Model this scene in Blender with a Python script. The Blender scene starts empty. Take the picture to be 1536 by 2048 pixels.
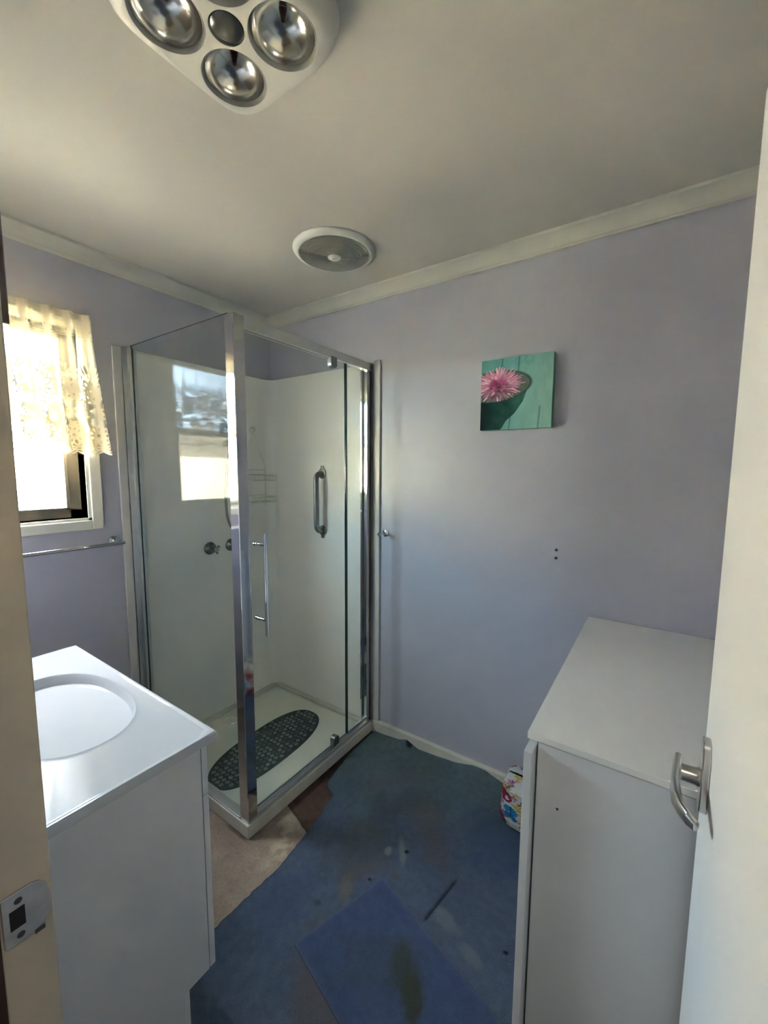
import bpy, bmesh, math, random
import numpy as np
from mathutils import Vector, Matrix

S = bpy.context.scene
COL = S.collection
PI = math.pi

# ------------------------------------------------------------------ camera
cam_d = bpy.data.cameras.new('camera')
cam = bpy.data.objects.new('camera', cam_d)
COL.objects.link(cam)
Rr = Vector((0.82541442, 0.56449228, 0.00628536))
Uu = Vector((-0.063739, 0.08212651, 0.99458161))
Ff = Vector((-0.56091744, 0.82134262, -0.10376858))
cam.matrix_world = Matrix(((Rr.x, Uu.x, -Ff.x, 2.10530863),
                           (Rr.y, Uu.y, -Ff.y, -1.79206535),
                           (Rr.z, Uu.z, -Ff.z, 1.48469909),
                           (0, 0, 0, 1)))
cam_d.sensor_fit = 'VERTICAL'
cam_d.sensor_height = 36.0
cam_d.sensor_width = 27.0
cam_d.lens = 819.29 / 2048 * 36.0
cam_d.clip_start = 0.01
S.camera = cam

# ------------------------------------------------------------------ sky, sun, portal, added fill light, exposure
S.view_settings.view_transform = 'Standard'
S.view_settings.look = 'None'
S.view_settings.gamma = 1.0
S.view_settings.exposure = 1.30
S.view_settings.use_curve_mapping = False

SKY_LOW = (0.60, 0.82, 1.0)
SKY_LOW_STR = 34.0
SKY_HIGH = (0.86, 0.92, 1.0)
SKY_HIGH_STR = 27.0
SUN_STR = 300.0
HALL_W = 2.8

W = bpy.data.worlds.new('sky')
S.world = W
W.use_nodes = True
nt = W.node_tree
nt.nodes.clear()
wo = nt.nodes.new('ShaderNodeOutputWorld')
bg = nt.nodes.new('ShaderNodeBackground')
tc = nt.nodes.new('ShaderNodeTexCoord')
sp = nt.nodes.new('ShaderNodeSeparateXYZ')
rp = nt.nodes.new('ShaderNodeValToRGB')
rp.color_ramp.elements[0].position = 0.25
rp.color_ramp.elements[1].position = 0.60
rp.color_ramp.elements[0].color = tuple(c * SKY_LOW_STR / SKY_HIGH_STR for c in SKY_LOW) + (1,)
rp.color_ramp.elements[1].color = SKY_HIGH + (1,)
nt.links.new(tc.outputs['Generated'], sp.inputs[0])
nt.links.new(sp.outputs['Z'], rp.inputs[0])
nt.links.new(rp.outputs[0], bg.inputs['Color'])
bg.inputs['Strength'].default_value = SKY_HIGH_STR
nt.links.new(bg.outputs[0], wo.inputs[0])

sun_d = bpy.data.lights.new('sun', 'SUN')
sun_d.energy = SUN_STR
sun_d.angle = math.radians(0.6)
sun_d.color = (1.0, 0.95, 0.86)
sun = bpy.data.objects.new('sun', sun_d)
COL.objects.link(sun)
sun.location = (3, -3, 6)
sun.rotation_euler = Vector((-0.55, 0.25, -0.80)).to_track_quat('-Z', 'Y').to_euler()

# window opening as sampling portal for the sky
por_d = bpy.data.lights.new('window_daylight', 'AREA')
por_d.shape = 'RECTANGLE'
por_d.size = 0.54
por_d.size_y = 0.80
por_d.cycles.is_portal = True
por = bpy.data.objects.new('window_daylight', por_d)
COL.objects.link(por)
por.location = (-0.11, -1.308, 1.66)
por.rotation_euler = Vector((1, 0, 0)).to_track_quat('-Z', 'Y').to_euler()

hall_d = bpy.data.lights.new('hall_fill_light', 'AREA')  # warm fill added from the unseen hall, stands for no actual fixture
hall_d.shape = 'RECTANGLE'
hall_d.size = 0.9
hall_d.size_y = 0.5
hall_d.energy = HALL_W
hall_d.color = (1.0, 0.95, 0.86)
hall = bpy.data.objects.new('hall_fill_light', hall_d)
COL.objects.link(hall)
hall.location = (1.75, -2.35, 2.37)

try:
    S.cycles.use_adaptive_sampling = False
    S.cycles.caustics_reflective = False
    S.cycles.caustics_refractive = False
    S.cycles.sample_clamp_indirect = 60.0
    S.cycles.max_bounces = 14
    S.cycles.diffuse_bounces = 8
    S.cycles.transparent_max_bounces = 24
except Exception:
    pass


# ------------------------------------------------------------------ helpers
def lin(r, g, b):
    f = lambda c: (c / 255 / 12.92) if c / 255 <= 0.04045 else ((c / 255 + 0.055) / 1.055) ** 2.4
    return (f(r), f(g), f(b), 1)


def mat(name, col, rough=0.5, metal=0.0, var=0.04, vscale=6.0, bump=0.0, bscale=80.0, spec=0.5, coat=0.0):
    m = bpy.data.materials.new(name)
    m.use_nodes = True
    t = m.node_tree
    p = t.nodes['Principled BSDF']
    p.inputs['Roughness'].default_value = rough
    p.inputs['Metallic'].default_value = metal
    p.inputs['Specular IOR Level'].default_value = spec
    p.inputs['Coat Weight'].default_value = coat
    co = t.nodes.new('ShaderNodeTexCoord')
    n = t.nodes.new('ShaderNodeTexNoise')
    n.inputs['Scale'].default_value = vscale
    n.inputs['Detail'].default_value = 4
    t.links.new(co.outputs['Object'], n.inputs['Vector'])
    r = t.nodes.new('ShaderNodeValToRGB')
    r.color_ramp.elements[0].position = 0.3
    r.color_ramp.elements[1].position = 0.7
    r.color_ramp.elements[0].color = tuple(max(0, c * (1 - var)) for c in col[:3]) + (1,)
    r.color_ramp.elements[1].color = tuple(min(1, c * (1 + var)) for c in col[:3]) + (1,)
    t.links.new(n.outputs['Fac'], r.inputs[0])
    t.links.new(r.outputs[0], p.inputs['Base Color'])
    if bump > 0:
        n2 = t.nodes.new('ShaderNodeTexNoise')
        n2.inputs['Scale'].default_value = bscale
        n2.inputs['Detail'].default_value = 3
        t.links.new(co.outputs['Object'], n2.inputs['Vector'])
        b = t.nodes.new('ShaderNodeBump')
        b.inputs['Strength'].default_value = bump
        b.inputs['Distance'].default_value = 0.002
        t.links.new(n2.outputs['Fac'], b.inputs['Height'])
        t.links.new(b.outputs[0], p.inputs['Normal'])
    return m


def mat_attr(name, rough=0.8, noise=0.1, nscale=120.0, bump=0.0, bscale=200.0, spec=0.3):
    """colour printed/stained on the surface, stored per vertex as 'Col'"""
    m = bpy.data.materials.new(name)
    m.use_nodes = True
    t = m.node_tree
    p = t.nodes['Principled BSDF']
    p.inputs['Roughness'].default_value = rough
    p.inputs['Specular IOR Level'].default_value = spec
    a = t.nodes.new('ShaderNodeAttribute')
    a.attribute_name = 'Col'
    co = t.nodes.new('ShaderNodeTexCoord')
    n = t.nodes.new('ShaderNodeTexNoise')
    n.inputs['Scale'].default_value = nscale
    n.inputs['Detail'].default_value = 5
    t.links.new(co.outputs['Object'], n.inputs['Vector'])
    mr = t.nodes.new('ShaderNodeMapRange')
    mr.inputs['From Min'].default_value = 0.3
    mr.inputs['From Max'].default_value = 0.7
    mr.inputs['To Min'].default_value = 1 - noise
    mr.inputs['To Max'].default_value = 1 + noise
    t.links.new(n.outputs['Fac'], mr.inputs['Value'])
    vm = t.nodes.new('ShaderNodeVectorMath')
    vm.operation = 'SCALE'
    t.links.new(a.outputs['Color'], vm.inputs[0])
    t.links.new(mr.outputs[0], vm.inputs['Scale'])
    t.links.new(vm.outputs[0], p.inputs['Base Color'])
    if bump > 0:
        n2 = t.nodes.new('ShaderNodeTexNoise')
        n2.inputs['Scale'].default_value = bscale
        t.links.new(co.outputs['Object'], n2.inputs['Vector'])
        b = t.nodes.new('ShaderNodeBump')
        b.inputs['Strength'].default_value = bump
        b.inputs['Distance'].default_value = 0.003
        t.links.new(n2.outputs['Fac'], b.inputs['Height'])
        t.links.new(b.outputs[0], p.inputs['Normal'])
    return m


def mat_glass(name, tint, r0=0.02, pattern=False, refl=0.9):
    """thin architectural sheet: lets light through straight, reflects by angle"""
    m = bpy.data.materials.new(name)
    m.use_nodes = True
    t = m.node_tree
    t.nodes.clear()
    L = t.links.new
    o = t.nodes.new('ShaderNodeOutputMaterial')
    tr = t.nodes.new('ShaderNodeBsdfTransparent')
    tr.inputs[0].default_value = tint + (1,)
    gl = t.nodes.new('ShaderNodeBsdfGlossy')
    gl.inputs['Roughness'].default_value = 0.0
    g = t.nodes.new('ShaderNodeNewGeometry')
    d = t.nodes.new('ShaderNodeVectorMath')
    d.operation = 'DOT_PRODUCT'
    L(g.outputs['Incoming'], d.inputs[0])
    L(g.outputs['Normal'], d.inputs[1])
    ab = t.nodes.new('ShaderNodeMath'); ab.operation = 'ABSOLUTE'
    L(d.outputs['Value'], ab.inputs[0])
    om = t.nodes.new('ShaderNodeMath'); om.operation = 'SUBTRACT'
    om.inputs[0].default_value = 1.0
    L(ab.outputs[0], om.inputs[1])
    pw = t.nodes.new('ShaderNodeMath'); pw.operation = 'POWER'
    L(om.outputs[0], pw.inputs[0]); pw.inputs[1].default_value = 5.0
    ma = t.nodes.new('ShaderNodeMath'); ma.operation = 'MULTIPLY_ADD'
    L(pw.outputs[0], ma.inputs[0]); ma.inputs[1].default_value = refl; ma.inputs[2].default_value = r0
    mx = t.nodes.new('ShaderNodeMixShader')
    L(ma.outputs[0], mx.inputs[0])
    if pattern:
        co = t.nodes.new('ShaderNodeTexCoord')
        mp = t.nodes.new('ShaderNodeMapping')
        mp.inputs['Rotation'].default_value = (math.radians(38), 0, 0)
        L(co.outputs['Object'], mp.inputs[0])
        wv = t.nodes.new('ShaderNodeTexVoronoi')
        wv.inputs['Scale'].default_value = 95
        L(mp.outputs[0], wv.inputs['Vector'])
        tl = t.nodes.new('ShaderNodeBsdfTranslucent')
        tl.inputs[0].default_value = (0.85, 0.93, 1.0, 1)
        mr = t.nodes.new('ShaderNodeMapRange')
        mr.inputs['From Min'].default_value = 0.1; mr.inputs['From Max'].default_value = 0.6
        mr.inputs['To Min'].default_value = 0.03; mr.inputs['To Max'].default_value = 0.14
        L(wv.outputs['Distance'], mr.inputs['Value'])
        mx0 = t.nodes.new('ShaderNodeMixShader')
        L(mr.outputs[0], mx0.inputs[0]); L(tr.outputs[0], mx0.inputs[1]); L(tl.outputs[0], mx0.inputs[2])
        L(mx0.outputs[0], mx.inputs[1])
    else:
        L(tr.outputs[0], mx.inputs[1])
    L(gl.outputs[0], mx.inputs[2])
    L(mx.outputs[0], o.inputs[0])
    return m


class MB:
    def __init__(s):
        s.bm = bmesh.new()
        s.curved = False

    def box(s, x0, x1, y0, y1, z0, z1, bevel=0.0, seg=2, mi=0):
        b = bmesh.new()
        bmesh.ops.create_cube(b, size=1.0)
        for v in b.verts:
            v.co = Vector((x0 + (v.co.x + .5) * (x1 - x0), y0 + (v.co.y + .5) * (y1 - y0), z0 + (v.co.z + .5) * (z1 - z0)))
        if bevel > 0:
            bmesh.ops.bevel(b, geom=b.edges[:], offset=bevel, segments=seg, affect='EDGES', profile=0.5)
        s.add(b, mi)
        return s

    def add(s, b, mi=0, M=None):
        if M is not None:
            b.transform(M)
        for f in b.faces:
            f.material_index = mi
        me = bpy.data.meshes.new('tmp')
        b.to_mesh(me)
        b.free()
        s.bm.from_mesh(me)
        bpy.data.meshes.remove(me)
        return s

    def lathe(s, prof, origin=(0, 0, 0), axis=(0, 0, 1), n=40, mi=0, close=False):
        """prof: list of (radius, height)"""
        s.curved = True
        b = bmesh.new()
        rings = []
        for r, h in prof:
            if r < 1e-6:
                rings.append([b.verts.new((0, 0, h))])
            else:
                rings.append([b.verts.new((r * math.cos(2 * PI * i / n), r * math.sin(2 * PI * i / n), h)) for i in range(n)])
        seq = list(zip(rings[:-1], rings[1:]))
        if close:
            seq.append((rings[-1], rings[0]))
        for A, B in seq:
            for i in range(n):
                j = (i + 1) % n
                if len(A) == 1 and len(B) == 1:
                    continue
                if len(A) == 1:
                    b.faces.new((A[0], B[j], B[i]))
                elif len(B) == 1:
                    b.faces.new((A[i], A[j], B[0]))
                else:
                    b.faces.new((A[i], A[j], B[j], B[i]))
        bmesh.ops.recalc_face_normals(b, faces=b.faces[:])
        q = Vector((0, 0, 1)).rotation_difference(Vector(axis).normalized()).to_matrix().to_4x4()
        return s.add(b, mi, Matrix.Translation(origin) @ q)

    def tube(s, pts, r, n=16, mi=0, cap=True):
        s.curved = True
        pts = [Vector(p) for p in pts]
        rad = r if isinstance(r, (list, tuple)) else [r] * len(pts)
        b = bmesh.new()
        rings = []
        t0 = (pts[1] - pts[0]).normalized()
        up = Vector((0, 0, 1)) if abs(t0.z) < 0.9 else Vector((1, 0, 0))
        nrm = (up - t0 * up.dot(t0)).normalized()
        for i, p in enumerate(pts):
            if i == 0:
                t = t0
            elif i == len(pts) - 1:
                t = (pts[i] - pts[i - 1]).normalized()
            else:
                t = ((pts[i + 1] - pts[i]).normalized() + (pts[i] - pts[i - 1]).normalized()).normalized()
            nrm = (nrm - t * nrm.dot(t)).normalized()
            bn = t.cross(nrm)
            rings.append([b.verts.new(p + (nrm * math.cos(2 * PI * k / n) + bn * math.sin(2 * PI * k / n)) * rad[i]) for k in range(n)])
        for A, B in zip(rings[:-1], rings[1:]):
            for k in range(n):
                j = (k + 1) % n
                b.faces.new((A[k], A[j], B[j], B[k]))
        if cap:
            b.faces.new(rings[0][::-1])
            b.faces.new(rings[-1])
        bmesh.ops.recalc_face_normals(b, faces=b.faces[:])
        return s.add(b, mi)

    def prism(s, poly, plane, a, b_, bevel=0.0, mi=0):
        """poly of 2D points extruded along an axis from a to b_. plane 'yz' -> x extrude, 'xz' -> y, 'xy' -> z"""
        f = {'yz': lambda p, h: (h, p[0], p[1]), 'xz': lambda p, h: (p[0], h, p[1]), 'xy': lambda p, h: (p[0], p[1], h)}[plane]
        b = bmesh.new()
        A = [b.verts.new(f(p, a)) for p in poly]
        B = [b.verts.new(f(p, b_)) for p in poly]
        n = len(poly)
        b.faces.new(A)
        b.faces.new(B[::-1])
        for i in range(n):
            j = (i + 1) % n
            b.faces.new((A[i], B[i], B[j], A[j]))
        bmesh.ops.recalc_face_normals(b, faces=b.faces[:])
        if bevel > 0:
            bmesh.ops.bevel(b, geom=b.edges[:], offset=bevel, segments=2, affect='EDGES', profile=0.5)
        return s.add(b, mi)

    def build(s, name, mats, parent=None, smooth=True, angle=None):
        if angle is None:
            angle = 28 if s.curved else 12
        me = bpy.data.meshes.new(name)
        s.bm.to_mesh(me)
        s.bm.free()
        if not isinstance(mats, (list, tuple)):
            mats = [mats]
        for m in mats:
            me.materials.append(m)
        if smooth:
            me.shade_smooth()
            me.set_sharp_from_angle(angle=math.radians(angle))
        o = bpy.data.objects.new(name, me)
        COL.objects.link(o)
        if parent is not None:
            o.parent = parent
            o.location = -world_loc(parent)
        return o


def world_loc(o):
    l = Vector(o.location)
    while o.parent:
        o = o.parent
        l += Vector(o.location)
    return l


def tag(o, label=None, cat=None, group=None, kind=None):
    if label: o['label'] = label
    if cat: o['category'] = cat
    if group: o['group'] = group
    if kind: o['kind'] = kind
    return o


def thing(name, label, cat, loc, group=None):
    o = bpy.data.objects.new(name, None)
    o.empty_display_size = 0.05
    COL.objects.link(o)
    o.location = loc
    return tag(o, label, cat, group)


def struct(o, label=None):
    return tag(o, label, None, None, 'structure')


def grid_mesh(name, P, mats, parent=None, attrs=None, smooth=True, flip=False):
    """P: (nu,nv,3) array -> mesh object; attrs: {'Col':(nu,nv,3)} or {'alpha':(nu,nv)}"""
    nu, nv = P.shape[:2]
    idx = np.arange(nu * nv).reshape(nu, nv)
    q = np.stack([idx[:-1, :-1], idx[1:, :-1], idx[1:, 1:], idx[:-1, 1:]], -1).reshape(-1, 4)
    if flip:
        q = q[:, ::-1]
    me = bpy.data.meshes.new(name)
    me.vertices.add(nu * nv)
    me.vertices.foreach_set('co', P.reshape(-1).astype(np.float32))
    me.loops.add(q.size)
    me.loops.foreach_set('vertex_index', q.reshape(-1).astype(np.int32))
    me.polygons.add(len(q))
    me.polygons.foreach_set('loop_start', np.arange(0, q.size, 4, dtype=np.int32))
    me.update(calc_edges=True)
    me.validate()
    for k, A in (attrs or {}).items():
        set_attr(me, k, A)
    for m in (mats if isinstance(mats, (list, tuple)) else [mats]):
        me.materials.append(m)
    if smooth:
        me.shade_smooth()
    o = bpy.data.objects.new(name, me)
    COL.objects.link(o)
    if parent is not None:
        o.parent = parent
        o.location = -world_loc(parent)
    return o


def set_attr(me, k, A):
    A = np.asarray(A, dtype=np.float32)
    if A.ndim >= 2 and A.shape[-1] == 3:
        at = me.attributes.new(k, 'FLOAT_COLOR', 'POINT')
        A = A.reshape(-1, 3)
        at.data.foreach_set('color', np.concatenate([A, np.ones((len(A), 1), np.float32)], 1).reshape(-1))
    else:
        at = me.attributes.new(k, 'FLOAT', 'POINT')
        at.data.foreach_set('value', A.reshape(-1))


def vnoise(x, y, seed=0, sc=1.0):
    """smooth value noise, numpy"""
    x = np.asarray(x) * sc; y = np.asarray(y) * sc
    xi = np.floor(x).astype(int); yi = np.floor(y).astype(int)
    fx = x - xi; fy = y - yi
    fx = fx * fx * (3 - 2 * fx); fy = fy * fy * (3 - 2 * fy)
    def h(a, b):
        v = np.sin(a * 127.1 + b * 311.7 + seed * 74.7) * 43758.5453
        return v - np.floor(v)
    return (h(xi, yi) * (1 - fx) + h(xi + 1, yi) * fx) * (1 - fy) + (h(xi, yi + 1) * (1 - fx) + h(xi + 1, yi + 1) * fx) * fy


def fbm(x, y, seed=0, sc=1.0):
    return sum(vnoise(x, y, seed + i, sc * 2 ** i) / 2 ** (i + 1) for i in range(4)) / 0.9375


def sstep(a, b, x):
    t = np.clip((x - a) / (b - a), 0, 1)
    return t * t * (3 - 2 * t)


# ------------------------------------------------------------------ materials
M_wall = mat('lavender_wall_paint', (0.455, 0.445, 0.51, 1), 0.42, var=0.015, bump=0.04, bscale=220, spec=0.95)
M_ceil = mat('ceiling_paint', (0.56, 0.53, 0.475, 1), 0.7, var=0.015, bump=0.05, bscale=150)
M_trim = mat('cornice_paint', (0.62, 0.60, 0.53, 1), 0.5, var=0.02)
M_skirt = mat('skirting_paint', (0.62, 0.60, 0.52, 1), 0.45, var=0.05)
M_cream = mat('cream_gloss_paint', (0.50, 0.43, 0.34, 1), 0.4, var=0.04, vscale=9)
M_arch = mat('window_trim_paint', (0.72, 0.70, 0.60, 1), 0.4, var=0.02)
M_brown = mat('dark_brown_timber', (0.05, 0.018, 0.010, 1), 0.5, var=0.25, vscale=14)
M_cabbrown = mat('dark_cabinet_timber', (0.16, 0.115, 0.105, 1), 0.5, var=0.12, vscale=14)
M_bronze = mat('bronze_window_frame', (0.19, 0.165, 0.135, 1), 0.4, metal=0.3, var=0.06)
M_door = mat('white_door_paint', (0.80, 0.775, 0.73, 1), 0.45, var=0.012, bump=0.03, bscale=120)
M_lam = mat('white_laminate', (0.70, 0.69, 0.68, 1), 0.38, var=0.012)
M_cabside = mat('white_melamine', (0.62, 0.61, 0.60, 1), 0.42, var=0.012)
M_cabtop = mat('cabinet_top_melamine', (0.74, 0.725, 0.68, 1), 0.35, var=0.012)
M_basin = mat('white_polymarble', (0.56, 0.57, 0.58, 1), 0.07, var=0.01, spec=0.22)
M_black = mat('dark_gap', (0.01, 0.01, 0.01, 1), 0.8)
M_chrome = mat('polished_chrome', (0.72, 0.73, 0.75, 1), 0.07, metal=1.0, var=0.02)
M_satin = mat('satin_chrome', (0.62, 0.61, 0.60, 1), 0.26, metal=1.0, var=0.05)
M_alu = mat('satin_aluminium_rail', (0.62, 0.62, 0.62, 1), 0.30, metal=0.9, var=0.03)
M_steel = mat('worn_steel', (0.55, 0.54, 0.55, 1), 0.35, metal=0.9, var=0.15, vscale=40)
M_grabgrey = mat('brushed_grab_steel', (0.27, 0.265, 0.26, 1), 0.38, metal=0.9, var=0.06)
M_acryl = mat('white_acrylic', (0.86, 0.835, 0.79, 1), 0.22, var=0.01)
M_tray = mat('cream_shower_tray', (0.66, 0.66, 0.58, 1), 0.3, var=0.03)
M_hob = mat('cream_hob', (0.60, 0.575, 0.50, 1), 0.4, var=0.07, vscale=14)
M_strip = mat('white_pvc_strip', (0.60, 0.58, 0.55, 1), 0.4)
M_heater = mat('heater_plastic', (0.62, 0.60, 0.56, 1), 0.45, var=0.015)
M_fan = mat('fan_plastic', (0.72, 0.71, 0.67, 1), 0.45)
M_fangrille = mat('fan_grille_grey', (0.46, 0.44, 0.38, 1), 0.32, metal=0.55, var=0.05)
M_wire = mat('white_coated_wire', (0.60, 0.62, 0.56, 1), 0.4)
M_screw = mat('dark_screw', (0.03, 0.03, 0.04, 1), 0.5)
M_dark = mat('dark_rubber', (0.05, 0.05, 0.055, 1), 0.5)
M_fence = mat('rendered_fence', (0.80, 0.70, 0.50, 1), 0.9, var=0.06, vscale=2.0)
M_ground = mat('yard_soil', (0.10, 0.09, 0.07, 1), 0.95, var=0.2)
M_hallwall = mat('hall_paint', (0.55, 0.50, 0.42, 1), 0.7)
M_glass = mat_glass('clear_safety_glass', (0.955, 0.975, 0.962), 0.006, refl=0.24)
M_glassedge = mat('glass_edge', (0.05, 0.10, 0.085, 1), 0.2, var=0.05)
M_window = mat_glass('clear_window_glass', (0.96, 0.97, 0.97), 0.03)
M_wintex = mat_glass('textured_window_glass', (0.92, 0.96, 1.0), 0.03, pattern=True)

# ------------------------------------------------------------------ setting
H = 2.4
WY0, WY1, WZ0, WZ1 = -1.578, -1.040, 1.262, 2.065       # window opening


def room_shell():
    m = MB()
    m.box(-0.1, 0, -1.745, WY0, 0, H)
    m.box(-0.1, 0, WY1, 0.0, 0, H)
    m.box(-0.1, 0, WY0, WY1, 0, WZ0)
    m.box(-0.1, 0, WY0, WY1, WZ1, H)
    struct(m.build('wall_left', M_wall, smooth=False), 'lavender wall with the lace-curtained window')
    struct(MB().box(-0.1, 2.52, 0, 0.1, 0, H).build('wall_back', M_wall, smooth=False), 'lavender wall with the flower canvas')
    struct(MB().box(2.42, 2.52, -1.745, 0, 0, H).build('wall_right', M_wall, smooth=False), 'lavender wall behind the open door')
    m = MB()
    m.box(0, 1.39, -1.745, -1.625, 0, H)
    m.box(2.275, 2.42, -1.745, -1.625, 0, H)
    m.box(1.39, 2.275, -1.745, -1.625, 2.09, H)
    struct(m.build('wall_front', M_wall, smooth=False), 'wall around the doorway')
    struct(MB().box(-0.1, 3.4, -3.1, 0.1, H, H + 0.1).build('ceiling', M_ceil, smooth=False), 'off-white flat ceiling')
    m = MB()
    m.box(-0.1, 3.4, -3.1, -3.0, 0, H)
    m.box(-0.2, -0.1, -3.1, -1.745, 0, H)
    m.box(3.4, 3.5, -3.1, -1.6, 0, H)
    m.box(2.52, 3.4, -1.745, -1.645, 0, H)
    struct(m.build('wall_hall', M_hallwall, smooth=False), 'hall walls behind the doorway')


room_shell()


def floor_structure():
    n = 260
    x = np.linspace(-0.1, 3.4, 70); y = np.linspace(-3.1, 0.1, 64)
    xs = np.unique(np.concatenate([x, np.linspace(0.78, 1.2, 130)]))
    ys = np.unique(np.concatenate([y, np.linspace(-1.3, 0, 280)]))
    X, Y = np.meshgrid(xs, ys, indexing='ij')
    P = np.stack([X, Y, np.zeros_like(X)], -1)
    beige = np.array(lin(168, 152, 134)[:3]); pink = np.array(lin(142, 122, 110)[:3]); brown = np.array(lin(84, 62, 52)[:3])
    pale = np.array(lin(196, 186, 160)[:3])
    f1 = fbm(X, Y, 1, 9)[..., None]; f2 = fbm(X, Y, 5, 26)[..., None]
    board = beige * (1 - f1) + pink * f1
    board = board * (0.8 + 0.4 * f2)
    # pale glue residue near the carpet edge
    res = (np.exp(-(((X - 0.95) / 0.05) ** 2 + ((Y + 0.78) / 0.10) ** 2)) * sstep(.45, .7, fbm(X, Y, 9, 22)))[..., None]
    board = board * (1 - res) + pale * res
    # brown board nearer the painting wall, with a ragged butt joint
    yj = -0.665 - 0.30 * (X - 0.88) + 0.008 * (fbm(X, Y, 3, 40) - .5)
    bb = sstep(-0.004, 0.004, Y - yj)[..., None]
    brd = brown * (0.55 + 0.9 * fbm(X, Y, 12, 18)[..., None])
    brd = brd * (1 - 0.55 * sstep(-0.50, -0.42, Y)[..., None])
    C = board * (1 - bb) + brd * bb
    gap = np.exp(-((Y - yj) / 0.004) ** 2)[..., None]
    C = C * (1 - 0.85 * gap)
    # damp stain against the hob
    st = (np.exp(-np.clip(X - 0.815, 0, 9) / 0.02) * sstep(.35, .7, fbm(X, Y, 21, 14)) * (Y > -0.87))[..., None]
    C = C * (1 - 0.6 * st)
    o = grid_mesh('floor', P, mat_attr('particle_board', 0.85, 0.12, 90, 0.1), attrs={'Col': C}, smooth=False)
    struct(o, 'bare stained board floor under the carpet')


floor_structure()


def cornice(name, along, a, b, label):
    pr = [(0, 2.345), (0.007, 2.345), (0.009, 2.352)]
    for k in range(9):
        t = k / 8 * PI / 2
        pr.append((0.056 - 0.044 * math.cos(t), 2.353 + 0.036 * math.sin(t)))
    pr += [(0.061, 2.390), (0.063, 2.394), (0.063, H), (0, H)]
    m = MB()
    if along == 'x':
        m.prism([(-d, z) for d, z in pr], 'yz', a, b)
    else:
        m.prism([(d, z) for d, z in pr], 'xz', a, b)
    struct(m.build(name, M_trim, angle=50), label)


cornice('trim_1', 'x', 0, 2.42, 'cove cornice above the flower canvas')
cornice('trim_2', 'y', -1.625, 0, 'cove cornice above the window')
m = MB().prism([(0, 0), (-0.016, 0), (-0.016, 0.066), (-0.013, 0.072), (-0.009, 0.074), (0, 0.074)], 'yz', 0.820, 2.42)
struct(m.build('baseboard_back', M_skirt), 'cream skirting board below the flower canvas')

# window
m = MB()
f0, f1 = -0.100, -0.064
m.box(f0, f1, WY1 - 0.045, WY1, WZ0, WZ1, 0.002).box(f0, f1, WY0, WY0 + 0.045, WZ0, WZ1, 0.002)
m.box(f0, f1, WY0, WY1, WZ0, WZ0 + 0.038, 0.002).box(f0, f1, WY0, WY1, WZ1 - 0.035, WZ1, 0.002)
m.box(f0, f1, WY0, WY1, 1.665, 1.700, 0.002)
m.box(f0 + .01, f1 + .008, WY1 - 0.058, WY1 - 0.045, WZ0 + .038, 1.665, 0.001)
m.box(f0 + .01, f1 + .008, WY0 + 0.045, WY1 - 0.045, WZ0 + .038, WZ0 + .046, 0.001)
win = struct(m.build('window_1', M_bronze), 'bronze framed window behind the lace')
m = MB().box(-0.086, -0.082, WY0 + 0.04, WY1 - 0.04, WZ0 + 0.03, 1.668)
m.build('lower_pane', M_window, win, False)
m = MB().box(-0.086, -0.082, WY0 + 0.04, WY1 - 0.04, 1.697, WZ1 - 0.03)
m.build('upper_pane', M_wintex, win, False)
m = MB()
m.box(-0.066, 0.004, WY1, WY1 + 0.012, WZ0 - .012, WZ1 + .012).box(-0.066, 0.004, WY0 - 0.012, WY0, WZ0 - .012, WZ1 + .012)
m.box(-0.066, 0.004, WY0 - .012, WY1 + .012, WZ0 - 0.012, WZ0).box(-0.066, 0.004, WY0 - .012, WY1 + .012, WZ1, WZ1 + 0.012)
m.box(0, 0.014, WY1 + 0.012, WY1 + 0.056, WZ0 - 0.053, WZ1 + 0.053, 0.003)
m.box(0, 0.014, -1.624, WY0 - 0.012, WZ0 - 0.053, WZ1 + 0.053, 0.003)
m.box(0, 0.0138, WY0 - 0.012, WY1 + 0.012, WZ0 - 0.053, WZ0 - 0.011, 0.003)
m.box(0, 0.0138, WY0 - 0.012, WY1 + 0.012, WZ1 + 0.011, WZ1 + 0.053, 0.003)
m.build('window_trim', M_arch, win)

# outside
struct(MB().box(-9, -0.1, -9, 6, -0.4, -0.3).build('ground_outside', M_ground, smooth=False), 'dark bare yard outside the window')
struct(MB().box(-2.45, -2.3, -9, 6, -0.3, 1.86).build('wall_outside', M_fence, smooth=False), 'sunlit beige wall outside the window')

# door jamb
jamb = struct(MB().box(1.385, 1.430, -1.682, -1.6255, 0, 2.085, 0.002).box(2.232, 2.275, -1.745, -1.6255, 0, 2.085, 0.002)
              .box(1.43, 2.232, -1.745, -1.6255, 2.05, 2.085, 0.002).build('trim_3', M_cream), 'cream door jamb with the strike plate')
MB().box(1.385, 1.4305, -1.762, -1.682, 0, 2.085, 0.001).build('hall_architrave', M_brown, jamb)


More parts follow.
